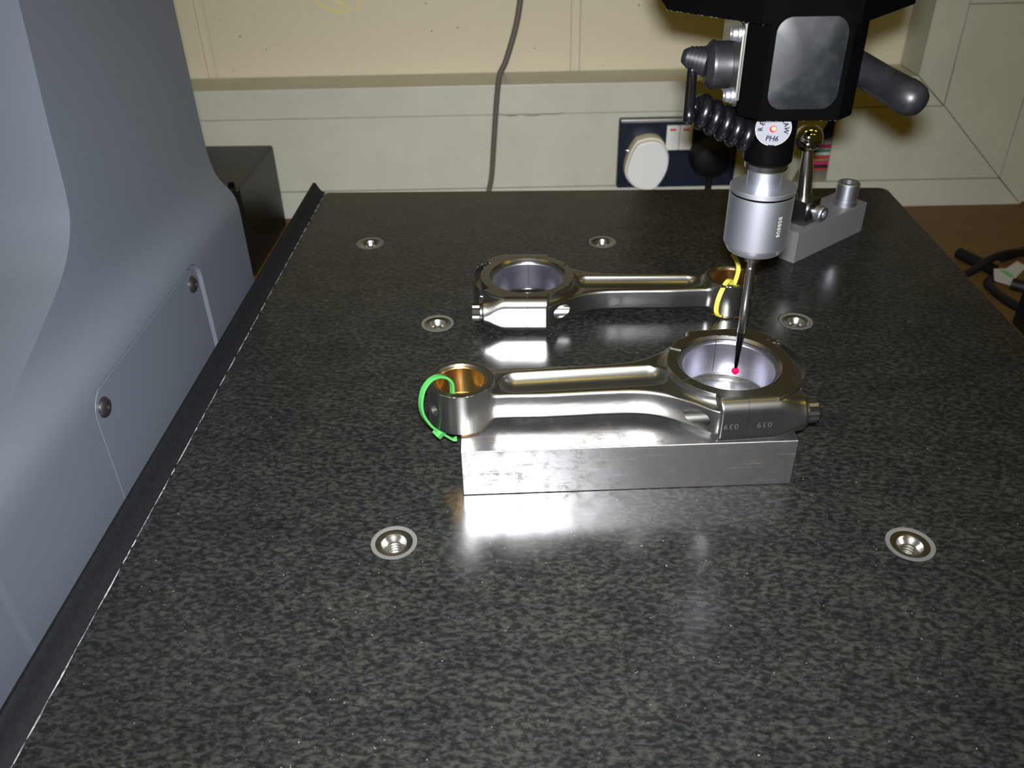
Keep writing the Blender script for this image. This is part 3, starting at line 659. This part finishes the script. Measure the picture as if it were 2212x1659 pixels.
A0, A1 = Vector((56.4, 311, 149.6)), Vector((76.5, 311, 139.0)); dv = (A1-A0); dn = dv.normalized(); e1 = dn.cross(Vector((0, 1, 0))).normalized(); e2 = dn.cross(e1)
turns = 5.0; NH = 140; rr = 4.0
hx = lambda s_: A0 + dv*s_ + e1*(rr*math.cos(math.pi*0.9+2*math.pi*turns*s_)) + e2*(rr*math.sin(math.pi*0.9+2*math.pi*turns*s_))
tan0 = (hx(0.004)-hx(0)).normalized()
pts = smooth_path([(56.0, 316.5, 163.6), (55.4, 316, 161.5), (55.2, 315, 158.5), hx(0)-tan0*4.5+Vector((-0.6, 0, 1.2)), hx(0)-tan0*2, hx(0)], 7)[:-1]; NS = len(pts)
for k in range(NH+1):
    s_ = k/NH; a = math.pi*0.9 + 2*math.pi*turns*s_
    pts.append(A0 + dv*s_ + e1*(rr*math.cos(a)) + e2*(rr*math.sin(a)))
pts.append(Vector((79.5, 312.6, 138.0)))
MB().tube([p-Vector((PX, PY, PZ)) for p in pts], 1.75, 12, rads=[min(2.3, 1.6+0.7*k/NS) for k in range(len(pts))]).build('coiled_lead', 'coil_rubber', ph, angle=60)
# clamping handle
p0, p1 = Vector((106, 318, 165.0)), Vector((126.3, 286.5, 156.3))
hd = MB().lathe([(0, 0), (5.4, 0), (5.5, 6), (5.3, 20), (5.6, 30.0), (5.75, 30.4), (5.7, 33), (5.2, 35.4), (4.0, 37.2), (2.2, 38.2), (0, 38.5)], 32, along(p0-Vector((PX, PY, PZ)), p1-Vector((PX, PY, PZ)))).build('clamp_handle', 'black_rubber', ph)

# ------------------------------------------------------------------ reference sphere on its mount
cs_ = thing('reference_sphere', 'polished reference ball on a stem and aluminium mount at the back of the granite', 'calibration ball', (160.2, 491.2, 0), 40.5)
MB().box(0, 75, 0, 24, 0, 20.5).build('mount_base', 'bead_aluminium', cs_, 0.5)
MB().box(10.0, 25.0, 4.0, 19.0, 20.3, 36).build('post', 'bolt_steel', cs_, 0.4)
ctr = Vector((17.5, 11.5, 36)); tilt = RZ(-40.5) @ RY(-5.5)
MS = T(*ctr) @ tilt
MB().lathe([(0, -4), (4.3, -4), (4.3, 14), (4.15, 18), (3.0, 28), (2.6, 31), (0, 31)], 32, MS).build('stem', 'stainless', cs_)
MB().lathe([(8.3*math.sin(a), 37.2-8.3*math.cos(a)) for a in np.linspace(0, math.pi, 33)], 48, MS).build('ball', 'chrome', cs_)
MB().lathe([(0, 0), (2.2, 0), (2.2, 2), (4.9, 2.2), (5.0, 6.2), (4.5, 6.9), (2.2, 6.9), (2.2, 5), (0, 5)], 28, T(19.5, 4.0, 28.2) @ RX(90)).build('clamp_screw', 'satin_aluminium', cs_)
MB().lathe([(0, 20.5), (7.6, 20.5), (7.6, 24), (7.1, 24.1), (7.1, 34.6), (6.6, 35.3), (3.9, 35.3), (3.9, 30), (0, 30)], 36, T(61.5, 8.2, 0)).build('fixing_bolt', 'satin_aluminium', cs_)

# ------------------------------------------------------------------ clutter on the bench, right of the granite
B0 = BENCH
def cable(label, pts, r, m='black_plug'):
    o = MB().tube(smooth_path(pts, 6), r, 12).build('bench_cable', m); return tag(o, label, 'cable', 'cables on the bench')
cable('black cable lying across the bench over the white tag', [(380, 800, B0+4.5), (440, 838, B0+4.5), (470, 853, B0+7), (500, 868, B0+18), (540, 884, B0+16), (600, 890, B0+5), (680, 880, B0+4.5)], 4.3)
cable('short thick black cable end pointing at the trunking corner beside the white tag', [(478, 902, B0+7), (484, 888, B0+7), (492, 872, B0+7), (498, 858, B0+7)], 6.5)
cable('black cable curving up from the adapter under the white tag', [(492, 735, B0+14), (478, 780, B0+10), (478, 822, B0+6), (484, 836, B0+5), (490, 842, B0+5)], 4.8)
cable('thick black cable running from the white tag to the adapter', [(500, 822, B0+9), (520, 806, B0+9), (550, 785, B0+9), (600, 765, B0+9), (680, 750, B0+9)], 6.5)
cable('black cable on the bench beyond the white tag', [(522, 892, B0+5), (545, 905, B0+5), (580, 925, B0+5), (640, 940, B0+5)], 5)
tg = thing('cable_tag', 'white paper tag with a green stripe among black cables on the bench', 'tag', (505, 846, B0+10), 25)
MB().prism([(-24, -6), (-12, -19), (4, -10), (30, 0), (27, 11), (4, 5), (-10, 9)], 0, 1.0, RX(14)).build('paper', 'tag_white', tg)
MB().prism([(-4, -9), (3, -9), (0, 4), (-7, 5)], 1.0, 1.2, RX(14)).build('stripe', 'tag_green', tg)
ad = thing('power_adapter', 'black power adapter box on the bench beside the granite', 'adapter', (532, 712, B0))
MB().box(-62, 60, -70, 42, 0, 42).build('case', 'black_plug', ad, 4, 3)
MB().box(-50, 48, -60, 32, 41.9, 42.6).build('lid_panel', 'black_plug', ad, 0.3)
